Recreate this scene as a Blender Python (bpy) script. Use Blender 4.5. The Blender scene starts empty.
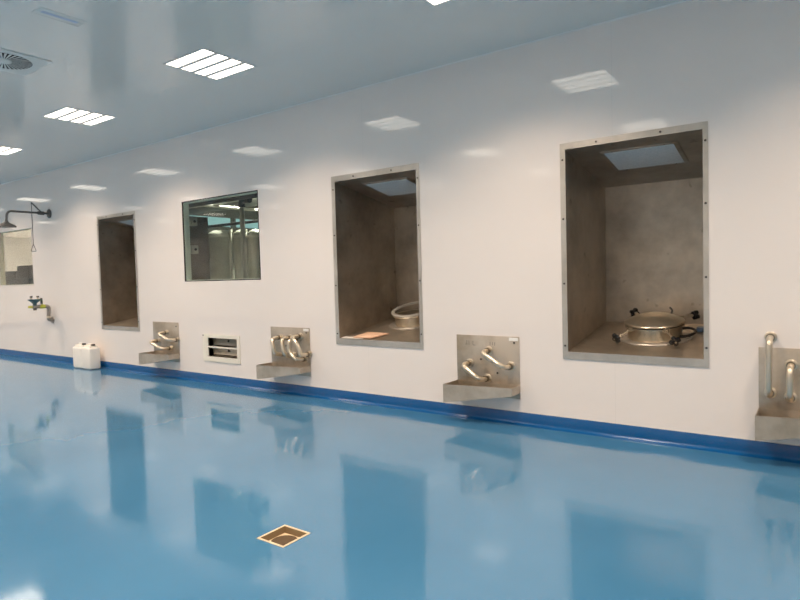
import bpy, bmesh, math, random
from mathutils import Vector, Matrix
random.seed(7)
PI = math.pi
sc = bpy.context.scene
col = sc.collection

# ------------------------------------------------------------------ materials
def mat(name, color=(.8,.8,.8), rough=.5, metal=0.0, spec=.5, emit=None, estr=0.0):
    m = bpy.data.materials.new(name); m.use_nodes = True
    b = m.node_tree.nodes['Principled BSDF']
    b.inputs['Base Color'].default_value = (*color, 1)
    b.inputs['Roughness'].default_value = rough
    b.inputs['Metallic'].default_value = metal
    b.inputs['Specular IOR Level'].default_value = spec
    if emit:
        b.inputs['Emission Color'].default_value = (*emit, 1)
        b.inputs['Emission Strength'].default_value = estr
    return m

def nodes(m): return m.node_tree.nodes, m.node_tree.links, m.node_tree.nodes['Principled BSDF']

def pos_noise(m, scale, detail=3.0, vec_scale=(1,1,1), rough=.5):
    N, L, b = nodes(m)
    g = N.new('ShaderNodeNewGeometry'); mp = N.new('ShaderNodeMapping'); mp.inputs['Scale'].default_value = vec_scale
    n = N.new('ShaderNodeTexNoise'); n.inputs['Scale'].default_value = scale; n.inputs['Detail'].default_value = detail
    n.inputs['Roughness'].default_value = rough
    L.new(g.outputs['Position'], mp.inputs['Vector']); L.new(mp.outputs['Vector'], n.inputs['Vector'])
    return n

def add_bump(m, n, strength, dist=.01):
    N, L, b = nodes(m)
    bp = N.new('ShaderNodeBump'); bp.inputs['Strength'].default_value = strength; bp.inputs['Distance'].default_value = dist
    L.new(n.outputs['Fac'], bp.inputs['Height']); L.new(bp.outputs['Normal'], b.inputs['Normal'])

def ramp_color(m, n, c0, c1, p0=.3, p1=.7, sock='Base Color'):
    N, L, b = nodes(m)
    r = N.new('ShaderNodeValToRGB')
    r.color_ramp.elements[0].position = p0; r.color_ramp.elements[0].color = (*c0, 1)
    r.color_ramp.elements[1].position = p1; r.color_ramp.elements[1].color = (*c1, 1)
    L.new(n.outputs['Fac'], r.inputs['Fac']); L.new(r.outputs['Color'], b.inputs[sock])
    return r

def panel_mat(name, color, rough, seam_x=None, bump=.02, spec=.5):
    m = mat(name, color, rough, spec=spec)
    N, L, b = nodes(m)
    n = pos_noise(m, 1.3, 2.0); add_bump(m, n, bump, .02)
    if seam_x is not None:
        g = N.new('ShaderNodeNewGeometry'); s = N.new('ShaderNodeSeparateXYZ'); L.new(g.outputs['Position'], s.inputs[0])
        def mth(op, a, v):
            k = N.new('ShaderNodeMath'); k.operation = op; L.new(a, k.inputs[0]); k.inputs[1].default_value = v; return k.outputs[0]
        a = mth('ADD', s.outputs['X'], -seam_x + 27.3 + 1.365); a = mth('MODULO', a, 2.73); a = mth('SUBTRACT', a, 1.365)
        ab = N.new('ShaderNodeMath'); ab.operation = 'ABSOLUTE'; L.new(a, ab.inputs[0])
        f = mth('LESS_THAN', ab.outputs[0], .002)
        mx = N.new('ShaderNodeMix'); mx.data_type = 'RGBA'; L.new(f, mx.inputs['Factor'])
        mx.inputs['A'].default_value = (*color, 1); mx.inputs['B'].default_value = (color[0]*.85, color[1]*.85, color[2]*.85, 1)
        L.new(mx.outputs['Result'], b.inputs['Base Color'])
        mr = N.new('ShaderNodeMath'); mr.operation = 'MULTIPLY_ADD'; L.new(f, mr.inputs[0]); mr.inputs[1].default_value = .6; mr.inputs[2].default_value = rough
        L.new(mr.outputs[0], b.inputs['Roughness'])
    return m

def steel(name, c0, c1, rough, metal=1.0, stretch=(14,14,1.2), bump=.03, smudge=True):
    m = mat(name, c1, rough, metal)
    n = pos_noise(m, 2.2, 5.0, (1,1,1), .62)
    ramp_color(m, n, c0, c1, .3, .62)
    n2 = pos_noise(m, 9, 4.0, stretch)
    add_bump(m, n2, bump, .004)
    N, L, b = nodes(m)
    mr = N.new('ShaderNodeMapRange'); mr.inputs['To Min'].default_value = max(.05, rough-.08); mr.inputs['To Max'].default_value = rough+.1
    L.new(n.outputs['Fac'], mr.inputs['Value']); L.new(mr.outputs['Result'], b.inputs['Roughness'])
    return m

M = {}
M['wall'] = panel_mat('white_wall_panel', (.83,.772,.735), .055, -1.492, .02, .75)
M['plain'] = panel_mat('white_room_panel', (.82,.80,.78), .25)
M['ceiling'] = panel_mat('white_ceiling_panel', (.75,.745,.71), .15, None, .02)
fl = mat('blue_epoxy_floor', (.03,.25,.52), .07, spec=.95)
n = pos_noise(fl, .9, 4.0); ramp_color(fl, n, (.042,.152,.285), (.057,.180,.325))
n = pos_noise(fl, 3.5, 4.0, (1,1,0), .6); ramp_color(fl, n, (.065,.065,.065), (.095,.095,.095), .35, .7, 'Roughness')
M['floor'] = fl
M['base'] = mat('blue_epoxy_skirting', (.004,.088,.27), .18)
M['steel'] = steel('brushed_steel_liner', (.34,.285,.225), (.53,.455,.37), .40, .8)
N, L, b = nodes(M['steel'])
_n = pos_noise(M['steel'], 7.5, 2.0); _r = N.new('ShaderNodeValToRGB')
_r.color_ramp.elements[0].position = .69; _r.color_ramp.elements[0].color = (1,1,1,1); _r.color_ramp.elements[1].position = .78; _r.color_ramp.elements[1].color = (.62,.60,.57,1)
L.new(_n.outputs['Fac'], _r.inputs['Fac'])
_src = b.inputs['Base Color'].links[0].from_socket
_x = N.new('ShaderNodeMix'); _x.data_type = 'RGBA'; _x.blend_type = 'MULTIPLY'; _x.inputs['Factor'].default_value = 1
L.new(_src, _x.inputs['A']); L.new(_r.outputs['Color'], _x.inputs['B']); L.new(_x.outputs['Result'], b.inputs['Base Color'])
M['steel_plate'] = steel('worn_steel_plate', (.35,.285,.205), (.57,.505,.43), .42, .65)
M['steel_frame'] = steel('steel_frame', (.46,.42,.37), (.62,.57,.51), .36, .7)
M['steel_pipe'] = mat('polished_pipe', (.68,.60,.48), .28, .85)
M['dish'] = steel('spun_steel_lid', (.48,.41,.31), (.66,.57,.44), .3, .85)
M['dark_steel'] = steel('dull_dark_steel', (.10,.10,.10), (.17,.165,.16), .5, .6)
M['casing'] = steel('casing_steel', (.20,.18,.15), (.32,.29,.24), .5, .5)
M['screw'] = mat('screw_dark', (.10,.09,.085), .4, .8)
M['nut'] = mat('brown_nut', (.24,.20,.15), .4, .7)
M['grey_pipe'] = mat('grey_pipe', (.33,.30,.27), .4, .5)
M['pale_ring'] = mat('pale_grey_ring', (.58,.55,.50), .4, .2)
M['black'] = mat('black_plastic', (.012,.012,.013), .35)
M['rubber'] = mat('dark_rubber', (.03,.027,.026), .55)
M['white_plastic'] = mat('white_plastic', (.84,.82,.78), .4)
M['can'] = mat('milky_plastic', (.86,.83,.78), .42)
b_ = M['can'].node_tree.nodes['Principled BSDF']; b_.inputs['Subsurface Weight'].default_value = .15; b_.inputs['Subsurface Radius'].default_value = (.03,.03,.03)
M['frost'] = mat('frosted_panel', (.72,.76,.78), .45)
n = pos_noise(M['frost'], 60, 2.0); ramp_color(M['frost'], n, (.64,.69,.71), (.78,.81,.82))
M['tube_lit'] = mat('lit_tube', (.9,.9,.9), .5, emit=(1,.95,.85), estr=1.6)
M['lit'] = mat('lit_diffuser', (.9,.9,.9), .5, emit=(1,.90,.76), estr=4.6)
M['office_lit'] = mat('lit_office_diffuser', (.9,.9,.9), .5, emit=(1,.93,.84), estr=3)
M['louvre'] = mat('louvre_grey', (.66,.65,.63), .35)
M['grille'] = mat('ivory_enamel', (.80,.76,.66), .4)
M['duct'] = mat('dull_duct', (.46,.40,.32), .55, .2)
M['gasket'] = mat('black_glazing_gasket', (.025,.025,.025), .5)
M['jamb'] = mat('greenish_jamb', (.82,.86,.76), .4)
M['cream_jamb'] = mat('cream_jamb', (.90,.80,.64), .45)
M['yellow'] = mat('yellow_green_valve', (.50,.50,.06), .4)
M['bowl'] = mat('green_grey_bowl', (.06,.13,.16), .3)
M['blue_plastic'] = mat('blue_plastic', (.07,.12,.20), .4)
M['paper'] = mat('pinkish_paper', (.80,.52,.36), .7)
M['paper_white'] = mat('white_paper', (.82,.78,.74), .7)
M['label'] = mat('white_sticker', (.86,.85,.83), .5)
M['ink'] = mat('faded_ink', (.20,.18,.16), .6)
M['stripe'] = mat('pale_blue_print', (.46,.53,.68), .5)
M['vent'] = mat('vent_enamel', (.70,.70,.67), .4)
M['void'] = mat('duct_black', (.012,.012,.013), .8)
M['drain'] = mat('tan_steel', (.26,.18,.095), .4, .6)
M['drain_rim'] = mat('pale_tan_steel', (.82,.67,.48), .35, .5)
M['drain_dark'] = mat('dark_bronze', (.085,.053,.024), .5, .3)  # sump bronze, darker than the tray walls
M['tank'] = steel('tank_steel', (.42,.43,.37), (.54,.55,.48), .42, .4, (1,1,1), 0)
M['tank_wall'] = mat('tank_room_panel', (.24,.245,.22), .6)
M['duct_grey'] = mat('duct_grey', (.23,.24,.22), .5, .3)
M['pale_pipe'] = mat('pale_pipe', (.62,.62,.55), .4)
M['teal'] = mat('daylit_clerestory', (.2,.3,.3), .4, emit=(.30,.52,.52), estr=.85)
M['cab'] = mat('grey_office_unit', (.13,.125,.12), .45)
M['cab2'] = mat('brown_grey_office_unit', (.17,.155,.14), .45)
gl = bpy.data.materials.new('window_glass'); gl.use_nodes = True
N = gl.node_tree.nodes; N.clear(); L = gl.node_tree.links
o_ = N.new('ShaderNodeOutputMaterial'); mix = N.new('ShaderNodeMixShader'); tr = N.new('ShaderNodeBsdfTransparent'); gs = N.new('ShaderNodeBsdfGlossy'); fr = N.new('ShaderNodeFresnel')

_g = N.new('ShaderNodeNewGeometry'); _m = N.new('ShaderNodeMapRange'); _m.inputs['To Min'].default_value = 1.45; _m.inputs['To Max'].default_value = 1/1.45
L.new(_g.outputs['Backfacing'], _m.inputs['Value']); L.new(_m.outputs['Result'], fr.inputs['IOR'])
tr.inputs['Color'].default_value = (.925,.955,.935,1); gs.inputs['Roughness'].default_value = .01; pass
L.new(fr.outputs[0], mix.inputs[0]); L.new(tr.outputs[0], mix.inputs[1]); L.new(gs.outputs[0], mix.inputs[2]); L.new(mix.outputs[0], o_.inputs[0])
M['glass'] = gl

# ------------------------------------------------------------------ mesh helpers
class MB:
    def __init__(s): s.v = []; s.f = []
    def quad(s, *p):
        i = len(s.v); s.v += [tuple(q) for q in p]; s.f.append(tuple(range(i, i+len(p)))); return s
    def box(s, x0, x1, y0, y1, z0, z1):
        i = len(s.v)
        s.v += [(x0,y0,z0),(x1,y0,z0),(x1,y1,z0),(x0,y1,z0),(x0,y0,z1),(x1,y0,z1),(x1,y1,z1),(x0,y1,z1)]
        s.f += [tuple(i+k for k in q) for q in ((0,3,2,1),(4,5,6,7),(0,1,5,4),(1,2,6,5),(2,3,7,6),(3,0,4,7))]; return s
    def hexa(s, p):            # 8 points ordered as box
        i = len(s.v); s.v += [tuple(q) for q in p]
        s.f += [tuple(i+k for k in q) for q in ((0,3,2,1),(4,5,6,7),(0,1,5,4),(1,2,6,5),(2,3,7,6),(3,0,4,7))]; return s
    def lathe(s, prof, c, ax=(0,0,1), n=32, closed=False):
        ax = Vector(ax).normalized(); t = Vector((1,0,0)) if abs(ax.x) < .9 else Vector((0,1,0))
        u = ax.cross(t).normalized(); w = ax.cross(u).normalized(); c = Vector(c)
        i = len(s.v); m = len(prof)
        for k in range(n):
            a = 2*PI*k/n; d = u*math.cos(a) + w*math.sin(a)
            for r, h in prof: s.v.append(tuple(c + d*r + ax*h))
        for k in range(n):
            k2 = (k+1) % n
            for j in range(m if closed else m-1):
                j2 = (j+1) % m
                s.f.append((i+k*m+j, i+k2*m+j, i+k2*m+j2, i+k*m+j2))
        if not closed:
            if prof[0][0] > 1e-6: s.f.append(tuple(i+k*m for k in range(n))[::-1])
            if prof[-1][0] > 1e-6: s.f.append(tuple(i+k*m+m-1 for k in range(n)))
        return s
    def cyl(s, a, b, r, n=20, r2=None):
        a = Vector(a); b = Vector(b); h = (b-a).length
        return s.lathe([(r,0),(r2 if r2 is not None else r, h)], a, (b-a), n)
    def disc(s, c, ax, r, t, n=24, ch=.25):
        return s.lathe([(r,0),(r,t*(1-ch)),(r-t*ch,t)], c, ax, n)
    def tube(s, pts, r, bend=.06, n=14, seg=6):
        P = [Vector(p) for p in pts]; Q = [P[0]]
        for i in range(1, len(P)-1):
            d1 = (P[i-1]-P[i]); d2 = (P[i+1]-P[i]); b = min(bend, d1.length*.48, d2.length*.48)
            a = P[i]+d1.normalized()*b; c = P[i]+d2.normalized()*b
            for k in range(seg+1):
                t = k/seg; Q.append(a*(1-t)**2 + P[i]*2*t*(1-t) + c*t*t)
        Q.append(P[-1])
        T = []
        for k in range(len(Q)):
            T.append((Q[min(k+1,len(Q)-1)]-Q[max(k-1,0)]).normalized())
        ref = Vector((0,0,1)) if abs(T[0].z) < .9 else Vector((1,0,0))
        u = T[0].cross(ref).normalized(); i0 = len(s.v)
        for k in range(len(Q)):
            u = (u - T[k]*u.dot(T[k])).normalized(); w = T[k].cross(u)
            for j in range(n):
                a = 2*PI*j/n; s.v.append(tuple(Q[k] + (u*math.cos(a)+w*math.sin(a))*r))
        for k in range(len(Q)-1):
            for j in range(n):
                j2 = (j+1) % n
                s.f.append((i0+k*n+j, i0+k*n+j2, i0+(k+1)*n+j2, i0+(k+1)*n+j))
        s.f.append(tuple(i0+j for j in range(n))[::-1]); s.f.append(tuple(i0+(len(Q)-1)*n+j for j in range(n)))
        return s
    def xf(s, mtx):
        s.v = [tuple(mtx @ Vector(p)) for p in s.v]; return s
    def build(s, name, m, parent=None, bevel=0, segs=2, angle=35, smooth=True):
        off = Vector(parent_world(parent)) if parent else Vector((0,0,0))
        me = bpy.data.meshes.new(name); me.from_pydata([tuple(Vector(p)-off) for p in s.v], [], s.f)
        bm = bmesh.new(); bm.from_mesh(me)
        bmesh.ops.remove_doubles(bm, verts=bm.verts, dist=1e-6)
        bmesh.ops.recalc_face_normals(bm, faces=bm.faces)
        if bevel:
            ed = [e for e in bm.edges if len(e.link_faces) == 2 and e.calc_face_angle(0) > .5]
            bmesh.ops.bevel(bm, geom=ed, offset=bevel, segments=segs, profile=.5, affect='EDGES', clamp_overlap=True)
        bm.to_mesh(me); bm.free()
        if smooth:
            me.polygons.foreach_set('use_smooth', [True]*len(me.polygons)); me.set_sharp_from_angle(angle=math.radians(angle))
        me.materials.append(m)
        o = bpy.data.objects.new(name, me); col.objects.link(o)
        if parent: o.parent = parent
        return o

def parent_world(p):
    v = Vector((0,0,0))
    while p: v = v + p.location; p = p.parent
    return v

def tag(o, label, cat, group=None, kind=None):
    o['label'] = label; o['category'] = cat
    if group: o['group'] = group
    if kind: o['kind'] = kind
    return o
def thing(name, label, cat, loc, group=None):
    o = bpy.data.objects.new(name, None); o.empty_display_size = .1; col.objects.link(o); o.location = loc
    return tag(o, label, cat, group)
def dup(o, loc=None, parent=None, label=None):
    c = o.copy(); col.objects.link(c)
    if parent: c.parent = parent
    if loc is not None: c.location = loc
    if label: c['label'] = label
    for ch in o.children: dup(ch, None, c)
    return c
def struct(name, mb, m, label=None, parent=None, **k):
    o = mb.build(name, m, parent, **k)
    if not parent: o['kind'] = 'structure'
    if label: o['label'] = label
    return o

def slab(a0, a1, b0, b1, t0, t1, holes, axes):
    """slab with rectangular through-holes; axes maps (a,b,t)->xyz"""
    A = sorted({a0, a1, *[h[0] for h in holes], *[h[1] for h in holes]}); B = sorted({b0, b1, *[h[2] for h in holes], *[h[3] for h in holes]})
    def solid(i, j):
        if i < 0 or j < 0 or i >= len(A)-1 or j >= len(B)-1: return False
        ca, cb = (A[i]+A[i+1])/2, (B[j]+B[j+1])/2
        return not any(h[0] < ca < h[1] and h[2] < cb < h[3] for h in holes)
    mb = MB()
    P = lambda a, b, t: axes(a, b, t)
    for i in range(len(A)-1):
        for j in range(len(B)-1):
            if not solid(i, j): continue
            x0, x1, y0, y1 = A[i], A[i+1], B[j], B[j+1]
            for t in (t0, t1): mb.quad(P(x0,y0,t), P(x1,y0,t), P(x1,y1,t), P(x0,y1,t))
            if not solid(i-1, j): mb.quad(P(x0,y0,t0), P(x0,y1,t0), P(x0,y1,t1), P(x0,y0,t1))
            if not solid(i+1, j): mb.quad(P(x1,y0,t0), P(x1,y1,t0), P(x1,y1,t1), P(x1,y0,t1))
            if not solid(i, j-1): mb.quad(P(x0,y0,t0), P(x1,y0,t0), P(x1,y0,t1), P(x0,y0,t1))
            if not solid(i, j+1): mb.quad(P(x0,y1,t0), P(x1,y1,t0), P(x1,y1,t1), P(x0,y1,t1))
    return mb

# ------------------------------------------------------------------ dimensions
H = 3.548                       # ceiling height; long wall on y = 0, room on y < 0, camera at (0,-5.195,1.45)
XL, XR, YF, WT = -24.0, 6.0, -8.0, .08
NICHES = [  # outer flange x0,x1,z0,z1 ; inner opening x0,x1,z0,z1
    (-1.951,-.762,.654,2.583, -1.903,-.800,.722,2.528),
    (-4.703,-3.470,.661,2.618, -4.650,-3.510,.731,2.555),
    (-10.068,-8.888,.671,2.584, -10.020,-8.930,.735,2.530)]
WIN = (-7.640,-5.987,1.444,2.604)
WIN2 = (-14.16,-12.57,1.454,2.573)
GR = (-7.140,-6.510,.375,.642)
T = .015
ROWS = ((-2.2,-1.484),(-4.889,-1.488),(-7.622,-1.417),(-10.376,-1.39),(.53,-1.47),(3.26,-1.46),(-13.1,-1.43),(-15.83,-1.43),(-18.56,-1.43),(-21.3,-1.43))
ROW2 = tuple((x, y) for y in (-4.1, -6.75) for x in (3.26,.53,-2.2,-4.889,-7.622,-10.376,-13.1,-15.83,-18.56,-21.3))  # rearmost row is unseen, added to give the room more ambient light
LAMPS = ROWS + ROW2
LS = .298
VENT = (-6.222,-2.787)
DR = (-2.485,-2.940,.104)

# ------------------------------------------------------------------ room shell
holes = [(n_[4]-T, n_[5]+T, n_[6]-T, n_[7]+T) for n_ in NICHES] + [WIN, WIN2, GR]
struct('wall_back', slab(XL, XR, 0, H, 0, WT, holes, lambda a,b,t: (a,t,b)), M['wall'], smooth=False)
struct('floor', slab(XL, XR, YF, 0, 0, -.12, [(DR[0]-DR[2], DR[0]+DR[2], DR[1]-DR[2], DR[1]+DR[2])], lambda a,b,t: (a,b,t)), M['floor'], smooth=False)
chole = [(x-LS, x+LS, y-LS, y+LS) for x, y in LAMPS] + [(VENT[0]-.21, VENT[0]+.21, VENT[1]-.21, VENT[1]+.21)]
struct('ceiling', slab(XL, XR, YF, 0, H, H+.1, chole, lambda a,b,t: (a,b,t)), M['ceiling'], smooth=False)
struct('wall_front', MB().box(XL, XR, YF-.1, YF, 0, H), M['plain'], smooth=False)
struct('wall_left', MB().box(XL-.1, XL, YF, 0, 0, H), M['plain'], smooth=False)
struct('wall_right', MB().box(XR, XR+.1, YF, 0, 0, H), M['plain'], smooth=False)

def skirt(p, q, inward):        # coved skirting run from p to q, inward = direction into the room
    prof = [(0,.117),(.007,.117),(.009,.113),(.009,.034)]
    R = .026
    for k in range(0, 9):
        a = PI*.5*k/8; prof.append((.009+R-R*math.cos(a), .030-R*.0-R*math.sin(a)+.0))
    prof.append((.05,.0015)); prof.append((.05,.0)); prof.append((0,.0))
    mb = MB(); P0 = [Vector((p[0],p[1],0))+Vector(inward)*d+Vector((0,0,h)) for d,h in prof]; P1 = [Vector((q[0],q[1],0))+Vector(inward)*d+Vector((0,0,h)) for d,h in prof]
    n = len(prof)
    for k in range(n): mb.quad(P0[k], P1[k], P1[(k+1)%n], P0[(k+1)%n])
    mb.quad(*P0[::-1]); mb.quad(*P1)
    return mb
struct('baseboard_back', skirt((XL,0),(XR,0),(0,-1,0)), M['base'])
struct('baseboard_front', skirt((XL,YF),(XR,YF),(0,1,0)), M['base'])
struct('baseboard_left', skirt((XL,YF+.06),(XL,-.06),(1,0,0)), M['base'])
struct('baseboard_right', skirt((XR,YF+.06),(XR,-.06),(-1,0,0)), M['base'])
# slim cove strip where ceiling meets the long wall
struct('trim_1', MB().quad((XL,-.012,H-.0005),(XR,-.012,H-.0005),(XR,-.0005,H-.012),(XL,-.0005,H-.012)).quad((XL,-.012,H-.0005),(XL,-.0005,H-.012),(XL,-.0005,H-.0005)).quad((XR,-.012,H-.0005),(XR,-.0005,H-.012),(XR,-.0005,H-.0005)).quad((XL,-.0005,H-.0005),(XR,-.0005,H-.0005),(XR,-.0005,H-.012),(XL,-.0005,H-.012)).quad((XL,-.0005,H-.0005),(XR,-.0005,H-.0005),(XR,-.012,H-.0005),(XL,-.012,H-.0005)), M['plain'], smooth=False)

# windows -----------------------------------------------------------
def window(name, w, jm, fr, edge=.012):
    x0,x1,z0,z1 = w; e = edge
    # black gasket ring, flush with the wall
    mb = slab(x0, x1, z0, z1, -.003, WT*.2, [(x0+e, x1-e, z0+e, z1-e)], lambda a,b,t: (a,t,b))
    r = mb.build(name, fr, None, smooth=False); r['kind'] = 'structure'
    g = MB().box(x0+e, x1-e, .004, .010, z0+e, z1-e).build('window_pane', M['glass'], r, smooth=False)
    j = slab(x0, x1, z0, z1, WT*.2, WT+.02, [(x0+.02, x1-.02, z0+.02, z1-.02)], lambda a,b,t: (a,t,b)).build('window_reveal', jm, r, smooth=False)
    return r
window('window_1', WIN, M['jamb'], M['gasket'])
w2 = window('window_2', WIN2, M['cream_jamb'], M['louvre'], .010)

# room of tanks beyond window_1 and the office beyond window_2 -----------
YB = 7.0
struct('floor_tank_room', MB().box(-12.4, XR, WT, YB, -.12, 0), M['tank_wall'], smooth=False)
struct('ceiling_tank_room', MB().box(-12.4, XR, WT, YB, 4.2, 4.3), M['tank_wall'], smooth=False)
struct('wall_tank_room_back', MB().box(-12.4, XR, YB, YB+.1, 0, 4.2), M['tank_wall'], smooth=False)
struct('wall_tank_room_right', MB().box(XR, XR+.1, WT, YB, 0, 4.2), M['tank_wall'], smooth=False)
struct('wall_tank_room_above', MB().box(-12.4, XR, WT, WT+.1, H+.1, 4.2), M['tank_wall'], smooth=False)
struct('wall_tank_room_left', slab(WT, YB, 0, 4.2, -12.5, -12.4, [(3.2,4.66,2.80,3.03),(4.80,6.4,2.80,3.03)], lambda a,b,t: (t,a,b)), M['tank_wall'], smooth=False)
for k, (a, b) in enumerate(((3.2,4.66),(4.80,6.4))):
    struct('window_%d' % (k+3), MB().box(-12.47,-12.45,a,b,2.80,3.03), M['teal'], smooth=False)
struct('floor_office', MB().box(XL, -12.5, WT, 5.5, -.12, 0), M['plain'], smooth=False)
struct('ceiling_office', MB().box(XL, -12.5, WT, 5.5, 3.2, 3.3), M['plain'], smooth=False)
struct('wall_office_back', MB().box(XL, -12.5, 5.5, 5.6, 0, 3.2), M['plain'], smooth=False)
struct('wall_office_left', MB().box(XL-.1, XL, WT, 5.5, 0, 3.2), M['plain'], smooth=False)
struct('wall_office_right', MB().box(-12.50, -12.45, WT, 5.5, 0, 2.7), M['plain'], smooth=False) if False else None

# ------------------------------------------------------------------ luminaires
def luminaire(x, y, label, first=None):
    if first: return dup(first, (x, y, H), None, label)
    t = thing('ceiling_light', label, 'ceiling light', (x, y, H), 'recessed ceiling lights')
    e = LS
    fr = slab(x-e-.014, x+e+.014, y-e-.014, y+e+.014, H-.0045, H-.0005, [(x-e+.004, x+e-.004, y-e+.004, y+e-.004)], lambda a,b,c: (a,b,c)).build('frame', M['louvre'], t, smooth=False)
    MB().box(x-e+.002, x+e-.002, y-e+.002, y+e-.002, H+.03, H+.09).build('housing', M['louvre'], t)
    g = .038; w = (2*e-.012-3*g)/4
    for k in range(4):
        y0 = y-e+.006+k*(w+g)
        MB().box(x-e+.006, x+e-.006, y0, y0+w, H-.001, H+.028).build('diffuser', M['lit'], t, smooth=False)
        if k < 3: MB().box(x-e+.004, x+e-.004, y0+w, y0+w+g, H-.008, H+.028).build('louvre', M['louvre'], t, smooth=False)
    ld = bpy.data.lights.new('lamp', 'AREA'); ld.shape = 'SQUARE'; ld.size = 2*e-.02; ld.energy = LAMP_W; ld.color = (1,.78,.59); ld.spread = math.radians(132)
    lo = bpy.data.objects.new('lamp', ld); col.objects.link(lo); lo.parent = t; lo.location = (0,0,-.012)
    return t
LAMP_W = 45
desc = {0:'square four-strip ceiling light cut by the top edge above the middle recess',
        1:'largest whole four-strip ceiling light, nearest of the row over the wall',
        2:'smaller four-strip ceiling light between the round vent and the wall',
        3:'farthest visible ceiling light, cut off by the photo\'s left edge'}
L0 = None
for k, (x, y) in enumerate(LAMPS):
    lab = desc.get(k, 'square four-strip ceiling light out of view along the ceiling')
    o = luminaire(x, y, lab, L0)
    if L0 is None: L0 = o

# round swirl vent -------------------------------------------------------
vx, vy = VENT
t = thing('ceiling_vent', 'round swirl air vent in a square white plate on the ceiling', 'air vent', (vx, vy, H))
pl = MB(); n = 64; R0 = .205; hs = .30
ring = [(vx+.232*math.cos(2*PI*k/n), vy+.232*math.sin(2*PI*k/n)) for k in range(n)]
sq = []
for k in range(n):
    c, s_ = math.cos(2*PI*k/n), math.sin(2*PI*k/n); f_ = hs/max(abs(c), abs(s_)); sq.append((vx+c*f_, vy+s_*f_))
for k in range(n):
    k2 = (k+1) % n
    for z in (H-.008, H-.001): pl.quad((*ring[k],z),(*ring[k2],z),(*sq[k2],z),(*sq[k],z))
    pl.quad((*sq[k],H-.008),(*sq[k2],H-.008),(*sq[k2],H-.001),(*sq[k],H-.001)); pl.quad((*ring[k],H-.008),(*ring[k2],H-.008),(*ring[k2],H-.001),(*ring[k],H-.001))
pl.build('plate', M['vent'], t)
MB().lathe([(.205,0),(.205,.055),(.0,.055)], (vx,vy,H+.001), n=48).build('plenum', M['void'], t)
MB().lathe([(.232,-.002),(.232,.001),(.0,.001)], (vx,vy,H-.004), n=48).build('backing', M['void'], t)
va = MB()
for k in range(36):
    a = 2*PI*k/36; c, s_ = math.cos(a), math.sin(a)
    u = Vector((c, s_, 0)); w_ = Vector((-s_, c, 0))
    C = Vector((vx, vy, H-.010))
    def pt(r, sw, dz): return C + u*r + w_*sw + Vector((0,0,dz))
    p = [pt(.065,.000,0), pt(.228,.006,0), pt(.228,.027,.002), pt(.065,.0085,.002)]
    q = [v+Vector((0,0,-.0015)) for v in p]
    va.hexa(q+p)
va.build('vanes', M['vent'], t, smooth=False)
MB().disc((vx,vy,H-.006), (0,0,-1), .068, .008).build('hub', M['vent'], t)
# flush plate with faint blue print
t = thing('ceiling_plate', 'small flush ceiling plate with a faint pale blue stripe', 'plate', (-4.90,-2.885,H))
MB().box(-4.972,-4.828,-3.06,-2.71,H-.003,H-.0005).build('plate', M['ceiling'], t, bevel=.0008)
MB().box(-4.915,-4.872,-3.02,-2.75,H-.004,H-.003).build('printed_stripe', M['stripe'], t, smooth=False)['label'] = 'pale blue printed stripe'

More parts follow.
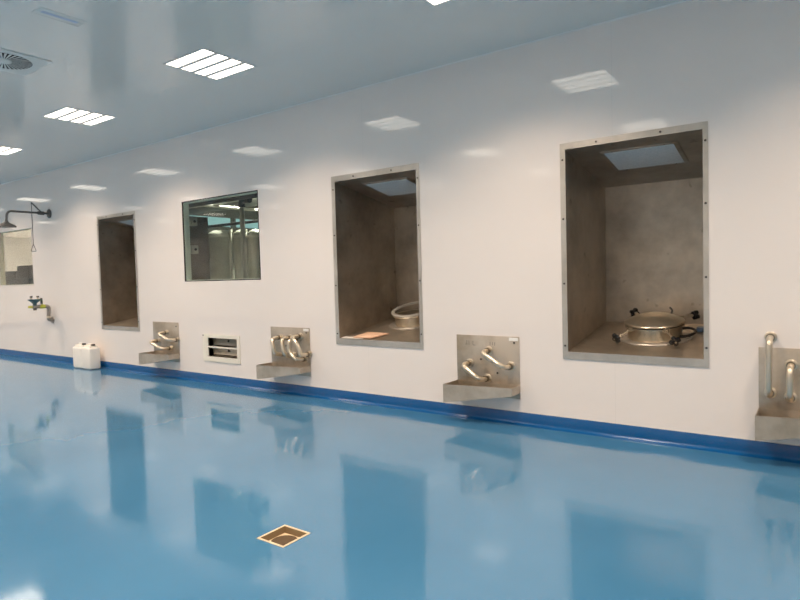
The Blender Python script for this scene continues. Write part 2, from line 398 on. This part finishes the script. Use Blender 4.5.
# ------------------------------------------------------------------ steel recesses
SLOPE_F, SLOPE_C, DEP = .1565, -.190, 1.15
def recess(k, label, cam_side):
    ox0,ox1,oz0,oz1,x0,x1,z0,z1 = NICHES[k]
    t = thing('steel_recess', label, 'wall recess', ((x0+x1)/2, 0, oz0), 'steel recesses in the white wall')
    # mitred flange of four bars
    fb = slab(ox0, ox1, oz0, oz1, -.007, -.0005, [(x0, x1, z0, z1)], lambda a,b,c: (a,c,b))
    fb.build('flange', M['steel_frame'], t, smooth=False)
    def shell(g):
        f0, f1 = z0-g, z1+g
        return [(x0-g,0.0,f0),(x1+g,0.0,f0),(x1+g,DEP+g,z0-g+SLOPE_F*DEP),(x0-g,DEP+g,z0-g+SLOPE_F*DEP),
                (x0-g,0.0,f1),(x1+g,0.0,f1),(x1+g,DEP+g,z1+g+SLOPE_C*DEP),(x0-g,DEP+g,z1+g+SLOPE_C*DEP)]
    A, B = shell(0), shell(.012)
    def five(mb, S):
        for q in ((0,1,2,3),(4,5,6,7),(1,2,6,5),(2,3,7,6),(3,0,4,7)): mb.quad(*[S[i] for i in q])
    li = MB(); five(li, A); five(li, B)
    for i, j in ((0,1),(1,5),(5,4),(4,0)): li.quad(A[i], A[j], B[j], B[i])
    me_ = li.build('liner', M['steel'], t, smooth=False)
    # outer casing seen from the tank room
    cs = MB(); S = [(x0-.16,WT+.002,z0-.3),(x1+.16,WT+.002,z0-.3),(x1+.16,DEP+.12,z0-.3),(x0-.16,DEP+.12,z0-.3),(x0-.16,WT+.002,z1+.02),(x1+.16,WT+.002,z1+.02),(x1+.16,DEP+.12,z1+.02),(x0-.16,DEP+.12,z1+.02)]
    five(cs, S); cs.build('casing', M['casing'], t, smooth=False)
    # frosted panel in the sloping top
    cx = (x0+x1)/2; px0, px1 = cx+.018-.285, cx+.018+.285
    def ctop(x, y, d): return (x, y, z1+SLOPE_C*y-d)
    fr = MB(); fr.hexa([ctop(px0-.035,.165,.010),ctop(px1+.035,.165,.010),ctop(px1+.035,.675,.010),ctop(px0-.035,.675,.010),ctop(px0-.035,.165,.001),ctop(px1+.035,.165,.001),ctop(px1+.035,.675,.001),ctop(px0-.035,.675,.001)])
    f = fr.build('top_panel', M['steel'], t, bevel=.003)
    MB().hexa([ctop(px0,.19,.013),ctop(px1,.19,.013),ctop(px1,.645,.013),ctop(px0,.645,.013),ctop(px0,.19,.0095),ctop(px1,.19,.0095),ctop(px1,.645,.0095),ctop(px0,.645,.0095)]).build('frosted_pane', M['frost'], f, smooth=False)['label'] = 'pale frosted pane'
    for sx in (px0+.07, px1-.07):
        for sy in (.177, .66): MB().disc(ctop(sx, sy, .010), (0,.19,-1), .008, .004, 10).build('screw', M['screw'], f)
    # flange screws
    fx0, fx1 = (ox0+x0)/2, (ox1+x1)/2; h_ = z1-z0
    first = None
    for sx, sz in [(fx0, z0+h_*q) for q in (.03,.34,.66,.95)] + [(fx1, z0+h_*q) for q in (.05,.36,.68,.95)] + [(x0+(x1-x0)*q, (oz1+z1)/2) for q in (.25,.72)]:
        if first is None:
            first = MB().disc((sx,-.007,sz), (0,-1,0), .0095, .005, 12).build('screw', M['screw'], t); base = Vector((sx,0,sz))
        else:
            c = first.copy(); col.objects.link(c); c.parent = t; c.location = Vector((sx,0,sz))-base
    return t
recess(0, 'nearest and largest steel-lined wall recess, holding a domed lid with black knobs', 0)
recess(1, 'steel-lined wall recess between the window and the largest recess, open port inside', 1)
recess(2, 'farthest and narrowest looking steel-lined wall recess, left of the window, above the white cans', 2)

def floor_frame(k, x, y):
    z = NICHES[k][6] + SLOPE_F*y
    a = math.atan(SLOPE_F)
    return Matrix.Translation((x, y, z)) @ Matrix.Rotation(a, 4, 'X')

# manway with domed lid in the near recess
F0 = floor_frame(0, -1.30, .60)
t = thing('pressure_lid', 'domed round steel lid with four black knobs inside the largest recess', 'lid', F0.translation)
MB().lathe([(.232,.0015),(.318,.0015),(.318,.008),(.312,.014),(.245,.014),(.232,.008)], (0,0,0), n=56, closed=True).xf(F0).build('base_ring', M['steel_frame'], t)
MB().lathe([(.215,.004),(.232,.004),(.232,.118),(.258,.122),(.258,.130),(.215,.130)], (0,0,0), n=56, closed=True).xf(F0).build('neck', M['dish'], t)
MB().lathe([(.243,.130),(.248,.131),(.248,.139),(.243,.140)], (0,0,0), n=56, closed=True).xf(F0).build('seal', M['rubber'], t)['label'] = 'dark seal under the lid'
prof = [(0,.139),(.254,.139),(.259,.142),(.260,.150),(.256,.157),(.250,.161)]
for k in range(1, 11):
    q = k/10; prof.append((.250*(1-q), .161+.070*(1-(1-q)**2)))
MB().lathe(prof, (0,0,0), n=64).xf(F0).build('dome', M['dish'], t)
for ang, h0, h1, r1 in ((-128,.125,.068,.405),(-55,.125,.066,.405),(44,.150,.150,.405),(128,.150,.155,.405)):
    a = math.radians(ang); d = Vector((math.cos(a), math.sin(a), 0)); w_ = Vector((-math.sin(a), math.cos(a), 0))
    p0 = d*.235+Vector((0,0,h0)); p1 = d*r1+Vector((0,0,h1)); ax = (p1-p0).normalized()
    lug = MB(); 
    for s_ in (-1,1):
        c = p0+w_*.016*s_
        lug.hexa([c-d*.005-w_*.004+Vector((0,0,-.022)), c+d*.05-w_*.004+Vector((0,0,-.022)), c+d*.05+w_*.004+Vector((0,0,-.022)), c-d*.005+w_*.004+Vector((0,0,-.022)),
                  c-d*.005-w_*.004+Vector((0,0,.016)), c+d*.05-w_*.004+Vector((0,0,.016)), c+d*.05+w_*.004+Vector((0,0,.016)), c-d*.005+w_*.004+Vector((0,0,.016))])
    lug.xf(F0).build('lug', M['dish'], t)
    bo = MB().cyl(p0+ax*.03, p1, .0085, 12).cyl(p1-ax*.045, p1-ax*.025, .016, 12).xf(F0).build('swing_bolt', M['steel_pipe'], t)
    kn = MB().lathe([(.014,-.012),(.020,-.008),(.020,.024),(.014,.030)], p1, ax, 16)
    for q in range(4):
        b2 = 2*PI*q/4+.4; u = ax.cross(Vector((0,0,1))).normalized(); v = ax.cross(u)
        cc = p1 + (u*math.cos(b2)+v*math.sin(b2))*.028
        kn.lathe([(.012,-.008),(.020,-.003),(.020,.022),(.012,.028)], cc, ax, 12)
    kn.xf(F0).build('knob', M['black'], bo)['label'] = 'black four-lobed plastic knob'
    MB().disc(p1+ax*.030, ax, .009, .004, 12).xf(F0).build('knob_cap', M['steel_pipe'], bo)
# dark loop of hose lying at the right of the neck
MB().tube([F0 @ Vector(p) for p in ((.225,-.06,.030),(.285,-.03,.030),(.325,.06,.034),(.325,.15,.038),(.26,.22,.045),(.20,.16,.050))], .012, .08).build('safety_cable', M['rubber'], t)['label'] = 'dark cable loop beside the neck'
MB().tube([F0 @ Vector(p) for p in ((.09,.255,.150),(.10,.30,.19),(.075,.31,.215))], .009, .03).build('hinge_pin', M['dark_steel'], t)

# small blue object by the right side of the near recess
Fb = floor_frame(0, -.955, .86)
o = MB().lathe([(.0,0),(.036,0),(.040,.006),(.040,.032),(.034,.042),(.0,.044)], (0,0,0), n=20).xf(Fb).build('bottle_cap', M['blue_plastic'])
o.location = (0,0,.001); tag(o, 'small blue plastic piece at the back right corner of the largest recess', 'plastic piece')

# open port in the middle recess
F1 = floor_frame(1, -4.12, .787)
t = thing('open_port', 'open round steel port without lid inside the middle recess', 'port', F1.translation)
MB().lathe([(.232,.0015),(.318,.0015),(.318,.008),(.312,.014),(.245,.014),(.232,.008)], (0,0,0), n=48, closed=True).xf(F1).build('base_ring', M['steel_frame'], t)
MB().lathe([(.205,.004),(.232,.004),(.232,.112),(.252,.116),(.254,.124),(.250,.130),(.205,.130)], (0,0,0), n=56, closed=True).xf(F1).build('neck', M['dish'], t)
MB().lathe([(0,.012),(.20,.012)], (0,0,0), n=40).xf(F1).build('inner_plate', M['dark_steel'], t)
Rg = F1 @ Matrix.Translation((-.015,.045,.172)) @ Matrix.Rotation(math.radians(7), 4, 'X')
MB().lathe([(.246,-.010),(.282,-.010),(.287,0),(.282,.012),(.246,.012)], (0,0,0), n=48, closed=True).xf(Rg).build('clamp_ring', M['pale_ring'], t)['label'] = 'pale clamp ring tilted above the neck'
MB().box(-.012,.012,.235,.262,.10,.20).xf(F1).build('hinge_bracket', M['dark_steel'], t)
MB().tube([F1 @ Vector(p) for p in ((-.06,.26,.19),(-.06,.30,.27),(.14,.30,.27),(.14,.26,.19))], .010, .03).build('lift_handle', M['dark_steel'], t)

# folded papers on the sill of the middle recess
def sheet(name, pts, zt, m, label):
    mb = MB(); P = [Vector(p) for p in pts]; nrm = Vector((0,-SLOPE_F,1)).normalized()
    mb.hexa([p+nrm*.001 for p in P]+[p+nrm*zt for p in P])
    return tag(mb.build(name, m, bevel=.001), label, 'paper')
def sl(x, y, d=0): return (x, y, NICHES[1][6]+SLOPE_F*y+.0012+d)
sheet('folded_paper', [sl(-4.46,.02,.008),sl(-4.20,.02,.008),sl(-4.10,.23,.008),sl(-4.42,.25,.008)], .014, M['paper'], 'folded pinkish paper lying on the sill of the middle recess')
sheet('white_slip', [sl(-4.64,.012),sl(-4.31,.012),sl(-4.34,.065),sl(-4.62,.075)], .004, M['paper_white'], 'narrow white paper slip partly under the pinkish paper')

# ------------------------------------------------------------------ drip troughs
PP = .17
def trough(x0, x1, label, pipes, zt=.836, sticker=True, scrib=False, front=-.292, r=.0235):
    t = thing('drip_trough', label, 'drip trough', ((x0+x1)/2, 0, .2), 'steel drip troughs with pipe loops along the wall')
    MB().box(x0, x1, -.008, -.0005, .24, zt).build('back_plate', M['steel_plate'], t, bevel=.0015)
    zl, zr, zf, d, e, w = .192, .300, .374, front, -.185, .004
    mb = MB()
    O = [(x0,d,zl),(x1,e,zr),(x1,-.0085,zr),(x0,-.0085,zl),(x0,d,zf),(x1,e,zf),(x1,-.0085,zf),(x0,-.0085,zf)]
    I = [(x0+w,d+w,zl+w),(x1-w,e+w,zr+w),(x1-w,-.0085-w,zr+w),(x0+w,-.0085-w,zl+w),(x0+w,d+w,zf),(x1-w,e+w,zf),(x1-w,-.0085-w,zf),(x0+w,-.0085-w,zf)]
    for S in (O, I):
        for q in ((0,1,2,3),(0,1,5,4),(1,2,6,5),(2,3,7,6),(3,0,4,7)): mb.quad(*[S[i] for i in q])
    for a, b in ((4,5),(5,6),(6,7),(7,4)): mb.quad(O[a], O[b], I[b], I[a])
    mb.build('basin', M['steel_plate'], t, smooth=False)
    MB().lathe([(.0,0),(.024,0),(.024,.003),(.014,.004),(.0,.004)], (x0+.09,-.14,zl+.02+w), n=18).build('basin_outlet', M['screw'], t)
    for sx, sz in ((x1-.052, zt-.058),(x0+.4*(x1-x0), .60),(x0+.66*(x1-x0), .475)):
        MB().disc((sx,-.008,sz), (0,-1,0), .011, .006, 12).build('screw', M['screw'], t)
    if sticker:
        MB().box(x1-.105, x1-.012, -.0092, -.0081, zt-.040, zt-.010).build('sticker', M['label'], t, smooth=False)['label'] = 'small white sticker'
    if scrib:
        mk = MB()
        for q, (a, b, h_) in enumerate(((.115,.74,.045),(.140,.735,.045),(.185,.735,.045),(.375,.745,.032),(.400,.745,.032),(.425,.742,.032))):
            mk.box(x0+a, x0+a+.005, -.0088, -.0081, b, b+h_)
        mk.box(x0+.10, x0+.125, -.0088, -.0081, .74, .745).box(x0+.19, x0+.215, -.0088, -.0081, .735, .74)
        mk.build('faded_marks', M['ink'], t, smooth=False)['label'] = 'faded hand-drawn strokes'
    for pts, mode in pipes:
        rr = r
        P = [Vector((a, -PP, b)) for a, b in pts]
        path = []
        s0 = Vector((P[0].x, -.0085, P[0].z)); e0 = Vector((P[-1].x, -.0085, P[-1].z))
        path = [s0] + P + ([e0] if mode != 'open' else [e0])
        o = MB().tube(path, rr, .075).build('pipe_loop', M['steel_pipe'], t)
        for c in (s0, e0):
            wy = -.0005 if c.z > zt else -.0085
            MB().lathe([(rr+.001,0),(rr+.019,0),(rr+.019,.006),(rr+.013,.010),(rr+.001,.010)], (c.x, wy, c.z), (0,-1,0), 20, closed=True).build('pipe_flange', M['steel_pipe'], o)
            MB().lathe([(rr+.0005,.03),(rr+.007,.03),(rr+.007,.055),(rr+.0005,.055)], (c.x, wy, c.z), (0,-1,0), 18, closed=True).build('union_nut', M['nut'], o)
    return t
trough(-8.512,-7.845,'farthest steel drip trough with two slanted pipe loops, near the white cans',
       [(((-8.365,.544),(-8.047,.447)),''),(((-8.141,.679),(-7.82-.04,.583)),'')], sticker=False, front=-.262)
trough(-5.828,-5.135,'steel drip trough with four tangled pipe loops beside the ivory wall grille',
       [(((-5.645,.705),(-5.582,.499)),''),(((-5.466,.708),(-5.405,.487)),''),(((-5.33,.70),(-5.335,.56),(-5.214,.456)),''),(((-5.285,.735),(-5.185,.660),(-5.149,.575),(-5.160+.02,.52)),'')], front=-.265)
trough(-3.060,-2.375,'steel drip trough with two slanted pipe loops between the two large recesses',
       [(((-2.913,.557),(-2.715,.418)),''),(((-2.697,.692),(-2.462,.554)),'')], scrib=True)
trough(-.427,.258,'nearest steel drip trough with two upright pipe loops, cut by the right edge',
       [(((-.349,.915),(-.353,.499)),''),(((-.221,.715),(-.225,.476)),'')], sticker=False, r=.0225)

# ------------------------------------------------------------------ low wall grille
x0,x1,z0,z1 = GR
t = thing('wall_grille', 'ivory framed low air grille with one crossbar between two drip troughs', 'air grille', ((x0+x1)/2, 0, .307))
slab(-7.255,-6.453,.307,.692,-.012,-.0005,[(x0,x1,z0,z1)],lambda a,b,c:(a,c,b)).build('frame', M['grille'], t, smooth=False)
MB().box(x0-.004,x1+.004,-.014,-.002,.500,.522).build('crossbar', M['grille'], t, bevel=.002)
db = MB()
for q in (((x0,.0,z0),(x1,.0,z0),(x1,.34,z0),(x0,.34,z0)),((x0,.0,z1),(x1,.0,z1),(x1,.34,z1),(x0,.34,z1)),((x0,0,z0),(x0,.34,z0),(x0,.34,z1),(x0,0,z1)),((x1,0,z0),(x1,.34,z0),(x1,.34,z1),(x1,0,z1)),((x0,.34,z0),(x1,.34,z0),(x1,.34,z1),(x0,.34,z1))): db.quad(*q)
db.build('duct', M['duct'], t, smooth=False)
for zc in (.45,.585):
    MB().hexa([(x0+.003,.09,zc-.055),(x1-.003,.09,zc-.055),(x1-.003,.094,zc-.055),(x0+.003,.094,zc-.055),(x0+.003,.13,zc+.05),(x1-.003,.13,zc+.05),(x1-.003,.134,zc+.05),(x0+.003,.134,zc+.05)]).build('damper_blade', M['duct'], t, smooth=False)
    MB().disc((-6.83,.106,zc+.005),(0,-1,.3),.016,.012,14).build('damper_knob', M['black'], t)
MB().disc((-7.243,-.012,.672),(0,-1,0),.011,.004,12).build('screw', M['screw'], t)

# ------------------------------------------------------------------ jerrycans
def jerry(x0, y0, label):
    t = thing('jerrycan', label, 'jerrycan', (x0+.15, y0+.095, 0), 'white cans against the skirting')
    b = MB().box(x0, x0+.295, y0, y0+.188, .001, .375)
    b.build('body', M['can'], t, bevel=.032, segs=4)
    MB().box(x0+.035, x0+.26, y0+.03, y0+.158, .37, .405).build('shoulder', M['can'], t, bevel=.016, segs=3)
    MB().tube([(x0+.06,y0+.094,.40),(x0+.075,y0+.094,.425),(x0+.17,y0+.094,.425),(x0+.19,y0+.094,.40)], .011, .02).build('handle', M['can'], t)
    MB().lathe([(.0,0),(.034,0),(.034,.020),(.030,.024),(0,.024)], (x0+.235,y0+.094,.404), n=24).build('cap', M['rubber'], t)['label'] = 'dark screw cap'
    return t
jerry(-10.315,-.256,'right one of two white plastic jerrycans on the blue floor, nearer the recess')
jerry(-10.625,-.254,'left one of two white plastic jerrycans on the blue floor, nearer the eyewash')

# ------------------------------------------------------------------ eyewash
ex = -11.86
t = thing('eyewash_station', 'wall-mounted eyewash with dark bowl and yellow-green valves under the shower', 'eyewash', (ex, 0, .785))
MB().disc((ex,-.0005,.785),(0,-1,0),.066,.014).build('wall_flange', M['grey_pipe'], t)
MB().tube([(ex,-.010,.785),(ex,-.075,.80),(ex,-.06,1.055),(ex,-.335,1.050)], .034, .06).build('supply_pipe', M['grey_pipe'], t)
MB().cyl((ex,-.075,.825),(ex,-.075,.865),.036).cyl((ex-.06,-.075,.845),(ex+.06,-.075,.845),.018).build('tee_fitting', M['steel_pipe'], t)
MB().lathe([(.014,0),(.032,.02),(.034,.06),(.075,.098),(.112,.130),(.115,.136),(.108,.136),(.07,.104),(.02,.068),(0,.066)], (ex,-.30,1.052), n=36).build('bowl', M['bowl'], t)['label'] = 'dark blue-green bowl'
MB().cyl((ex,-.30,.985),(ex,-.30,1.055),.03).build('drain_fitting', M['dark_steel'], t)
for s_ in (-1,1):
    nz = MB().tube([(ex,-.30,1.12),(ex,-.30+s_*.05,1.15),(ex,-.30+s_*.055,1.225)], .010, .03).build('nozzle', M['steel_pipe'], t)
    MB().disc((ex,-.30+s_*.055,1.222),(0,0,1),.024,.03).build('dust_cap', M['dark_steel'], nz)
MB().cyl((ex,-.13,1.05),(ex,-.22,1.05),.038).build('ball_valve', M['yellow'], t)['label'] = 'yellow-green valve body'
MB().tube([(ex,-.175,1.085),(ex,-.175,1.17),(ex,-.235,1.18)], .014, .03).build('push_handle', M['yellow'], t)
MB().box(ex-.04,ex+.04,-.190,-.180,1.10,1.21).build('push_plate', M['dark_steel'], t, bevel=.004)
MB().cyl((ex,-.345,1.05),(ex,-.41,1.05),.020).build('end_plug', M['yellow'], t)

# ------------------------------------------------------------------ emergency shower
sx = -11.775
t = thing('emergency_shower', 'wall-mounted emergency shower with pull rod above the eyewash', 'shower', (sx, 0, 2.77))
MB().disc((sx,-.0005,2.775),(0,-1,0),.082,.02).build('wall_flange', M['dark_steel'], t)
MB().tube([(sx,-.012,2.775),(sx,-.71,2.775),(sx,-.725,2.60)], .019, .11).build('arm', M['dark_steel'], t)
MB().cyl((sx,-.10,2.775),(sx,-.20,2.775),.034).build('valve_body', M['dark_steel'], t)
MB().lathe([(.022,.13),(.026,.10),(.05,.075),(.13,.035),(.150,.012),(.150,0),(0,0)], (sx,-.725,2.49), n=32).build('shower_head', M['dark_steel'], t)
MB().tube([(sx,-.15,2.80),(sx,-.305,2.955)], .012).build('lever', M['dark_steel'], t)
pr_ = MB().tube([(sx,-.305,2.96),(sx,-.305,2.20)], .006, n=10).build('pull_rod', M['dark_steel'], t)
MB().tube([(sx,-.305,2.20),(sx,-.26,2.07),(sx,-.35,2.07),(sx,-.305,2.20)], .006, .015, n=10).build('pull_handle', M['dark_steel'], pr_)

# ------------------------------------------------------------------ floor drain
dx, dy, ds = DR
t = thing('floor_drain', 'square tan steel drain with round sump set in the blue floor', 'floor drain', (dx, dy, 0))
e = ds-.0015
slab(dx-e-.004, dx+e+.004, dy-e-.004, dy+e+.004, .0006, .0028, [(dx-e+.010, dx+e-.010, dy-e+.010, dy+e-.010)], lambda a,b,c:(a,b,c)).build('rim', M['drain_rim'], t, smooth=False)
ty = MB(); sh = MB(); zb = -.030; i0 = e-.010; i1 = e-.022
for a in range(4):
    c = [(-1,-1),(1,-1),(1,1),(-1,1)]; p, q = c[a], c[(a+1)%4]
    ty.quad((dx+p[0]*i0,dy+p[1]*i0,.001),(dx+q[0]*i0,dy+q[1]*i0,.001),(dx+q[0]*i1,dy+q[1]*i1,zb),(dx+p[0]*i1,dy+p[1]*i1,zb))
n = 48; rc = i1-.004
rg = [(dx+rc*math.cos(2*PI*k/n), dy+rc*math.sin(2*PI*k/n)) for k in range(n)]
sq = []
for k in range(n):
    c, s_ = math.cos(2*PI*k/n), math.sin(2*PI*k/n); f_ = i1/max(abs(c), abs(s_)); sq.append((dx+c*f_, dy+s_*f_))
for k in range(n):
    k2 = (k+1) % n
    sh.quad((*rg[k],zb),(*rg[k2],zb),(*sq[k2],zb),(*sq[k],zb))
ty.build('tray', M['drain'], t, angle=20); sh.build('shelf', M['drain_rim'], t, smooth=False)  # shelf takes the pale rim steel, its lit look put into the colour
MB().lathe([(rc,zb),(rc-.004,zb-.022),(.03,zb-.030),(0,zb-.030)], (dx,dy,0), n=48).build('sump', M['drain_dark'], t)['label'] = 'dark bronze round sump'

# ------------------------------------------------------------------ tank room contents
def tank(x, y, r, zt, m, label, cone=True):
    t = thing('storage_tank', label, 'tank', (x, y, 0), 'vertical tanks beyond the window')
    MB().lathe([(r,.25),(r,zt-.05),(r*.93,zt-.01),(r*.6,zt+.05),(0,zt+.08)], (x,y,0), n=40).build('shell', m, t)
    MB().lathe([(r+.006,zt-.10),(r+.012,zt-.09),(r+.012,zt-.06),(r+.006,zt-.05)], (x,y,0), n=40, closed=True).build('rim_band', M['pale_pipe'], t)
    for k in range(3):
        a = 2*PI*k/3+.4; MB().cyl((x+r*.8*math.cos(a),y+r*.8*math.sin(a),.001),(x+r*.8*math.cos(a),y+r*.8*math.sin(a),.32),.03).build('leg', M['duct_grey'], t)
    return t
tank(-10.42, 2.82, .31, 2.44, M['tank'], 'widest pale grey tank, left behind the window glass')
tank(-9.52, 2.62, .175, 2.38, M['tank'], 'slim grey tank in the middle behind the window glass')
tank(-9.12, 2.62, .165, 2.36, M['tank'], 'slim grey tank at the right side behind the window glass')
for x, z in ((-8.69,2.45),(-8.69,1.98)):
    t = thing('switch_box', 'upper pale switch box at the left behind the window' if z > 2.2 else 'lower pale switch box at the left behind the window', 'switch box', (x,.92,z))
    MB().box(-8.769,-8.66,.86,.98,z-.07,z+.07).build('box', M['pale_pipe'], t, bevel=.006)
    MB().disc((-8.66,.92,z),(1,0,0),.022,.02,14).build('switch', M['black'], t)
for x, y, r, z, lab in ((-9.76,2.52,.03,2.46,'thin pale standpipe right of the widest tank'),(-9.30,2.50,.04,2.44,'thin pale standpipe between the two slim tanks')):
    o = MB().cyl((x,y,.001),(x,y,z),r,16).lathe([(r+.012,z-.05),(r+.012,z)], (x,y,0), n=16).build('standpipe', M['pale_pipe']); tag(o, lab+' behind the window', 'pipe')
for k, (a, b, r, m, lab) in enumerate((
        ((-12.38,3.2,3.12),(-5.2,3.2,3.12),.13,'duct_grey','thick grey overhead duct behind the window'),
        ((-12.38,2.4,3.02),(-5.2,2.4,3.02),.045,'pale_pipe','pale overhead pipe behind the window'),
        ((-12.38,4.2,3.45),(-5.2,4.2,3.45),.17,'casing','brownish overhead duct high behind the window'),
        ((-8.35,1.5,3.36),(-8.35,3.85,3.36),.09,'duct_grey','grey cross duct running away behind the window'),
        ((-12.38,2.25,2.53),(-6.2,2.25,2.53),.028,'dark_steel','thin dark rail along the tank tops behind the window'),
        ((-12.38,1.55,2.86),(-7.0,1.55,2.86),.038,'dark_steel','dark pipe nearest the glass behind the window'),
        ((-9.9,1.75,2.925),(-9.9,3.6,2.925),.032,'pale_pipe','short pale cross pipe behind the window'))):
    o = MB().cyl(a, b, r, 20).build('overhead_duct', M[m]); tag(o, lab, 'duct')
# post with black elbow
t = thing('riser_pipe', 'pale riser with a black elbow at the right behind the window', 'pipe', (-8.62,1.9,0))
MB().cyl((-8.62,1.9,.001),(-8.62,1.9,2.78),.045,16).build('riser', M['pale_pipe'], t)
MB().tube([(-8.62,1.9,2.76),(-8.62,1.9,2.88),(-8.40,1.9,2.88)], .06, .06).build('elbow', M['black'], t)['label'] = 'black elbow'
# lamp of the tank room
t = thing('batten_light', 'tank room batten light glimpsed through the window', 'light', (-9.6,3.6,4.0))
MB().box(-10.4,-8.8,3.54,3.66,4.04,4.199).build('housing', M['louvre'], t)
MB().box(-10.4,-8.8,3.55,3.65,4.015,4.04).build('tube', M['tube_lit'], t)
ld = bpy.data.lights.new('lamp', 'AREA'); ld.shape = 'RECTANGLE'; ld.size = 1.6; ld.size_y = .1; ld.energy = 430; ld.color = (1,.96,.82); ld.spread = math.radians(125)
lo = bpy.data.objects.new('lamp', ld); col.objects.link(lo); lo.parent = t; lo.location = (0,0,.005)

# office contents beyond the far window
for k, (x0, x1, y0, y1, z1, m, lab) in enumerate((
        (-20.9,-19.2,2.6,3.4,1.9,'cab','tall dark grey unit seen through the far window'),
        (-18.4,-16.9,2.0,2.7,2.0,'cab2','brownish grey unit at the right seen through the far window'),
        (-19.9,-16.5,1.5,1.85,1.62,'cab','low grey counter seen through the far window'))):
    t = thing('office_cabinet', lab, 'cabinet', ((x0+x1)/2,(y0+y1)/2,0))
    MB().box(x0,x1,y0,y1,.001,z1).build('body', M[m], t, bevel=.01)
    w_ = (x1-x0)/2
    for q in range(2):
        d = MB().box(x0+q*w_+.02, x0+(q+1)*w_-.02, y0-.018, y0, .1, z1-.05).build('door', M[m], t, bevel=.004)
        MB().box(x0+w_-.07+q*.10, x0+w_-.05+q*.10, y0-.035, y0-.018, .8, 1.0).build('handle', M['steel_pipe'], d)
for x, y, lab in ((-17.2,3.9,'lit ceiling panel of the room behind the far window, nearer one'),(-20.8,4.2,'lit ceiling panel of the room behind the far window, farther one')):
    t = thing('office_light', lab, 'ceiling light', (x, y, 3.2), 'lit panels in the room behind the far window')
    MB().box(x-.62,x+.62,y-.17,y+.17,3.15,3.199).build('housing', M['louvre'], t)
    MB().box(x-.6,x+.6,y-.15,y+.15,3.145,3.15).build('diffuser', M['office_lit'], t)
    ld = bpy.data.lights.new('lamp', 'AREA'); ld.shape = 'RECTANGLE'; ld.size = 1.2; ld.size_y = .3; ld.energy = 150; ld.color = (1,.86,.70); ld.spread = math.radians(130)
    lo = bpy.data.objects.new('lamp', ld); col.objects.link(lo); lo.parent = t; lo.location = (0,0,-.06)

# ------------------------------------------------------------------ camera
f, yaw, pitch, roll = 592.57, .62676, -.041524, -.026882
cy, sy, cp, sp = math.cos(yaw), math.sin(yaw), math.cos(pitch), math.sin(pitch)
fwd = Vector((-sy*cp, cy*cp, sp)); r0 = Vector((cy, sy, 0)); u0 = r0.cross(fwd)
rt = r0*math.cos(roll)+u0*math.sin(roll); up = -r0*math.sin(roll)+u0*math.cos(roll)
cam = bpy.data.cameras.new('camera'); co = bpy.data.objects.new('camera', cam); col.objects.link(co)
cam.sensor_fit = 'HORIZONTAL'; cam.sensor_width = 36; cam.lens = f/800*36; cam.clip_start = .05; cam.clip_end = 100
mw = Matrix((( rt.x, up.x, -fwd.x, 0),( rt.y, up.y, -fwd.y, -5.1954),( rt.z, up.z, -fwd.z, 1.45),(0,0,0,1)))
co.matrix_world = mw
sc.camera = co

# ------------------------------------------------------------------ world, view
w = bpy.data.worlds.new('world'); sc.world = w; w.use_nodes = True
w.node_tree.nodes['Background'].inputs['Color'].default_value = (.02,.02,.02,1)
sc.view_settings.view_transform = 'Standard'; sc.view_settings.look = 'None'; sc.view_settings.gamma = 1
sc.view_settings.use_curve_mapping = False; sc.view_settings.exposure = 0.0
sc.cycles.use_denoising = True; sc.cycles.denoising_prefilter = 'FAST'
sc.cycles.max_bounces = 10; sc.cycles.diffuse_bounces = 6; sc.cycles.glossy_bounces = 6
sc.cycles.sample_clamp_indirect = 8
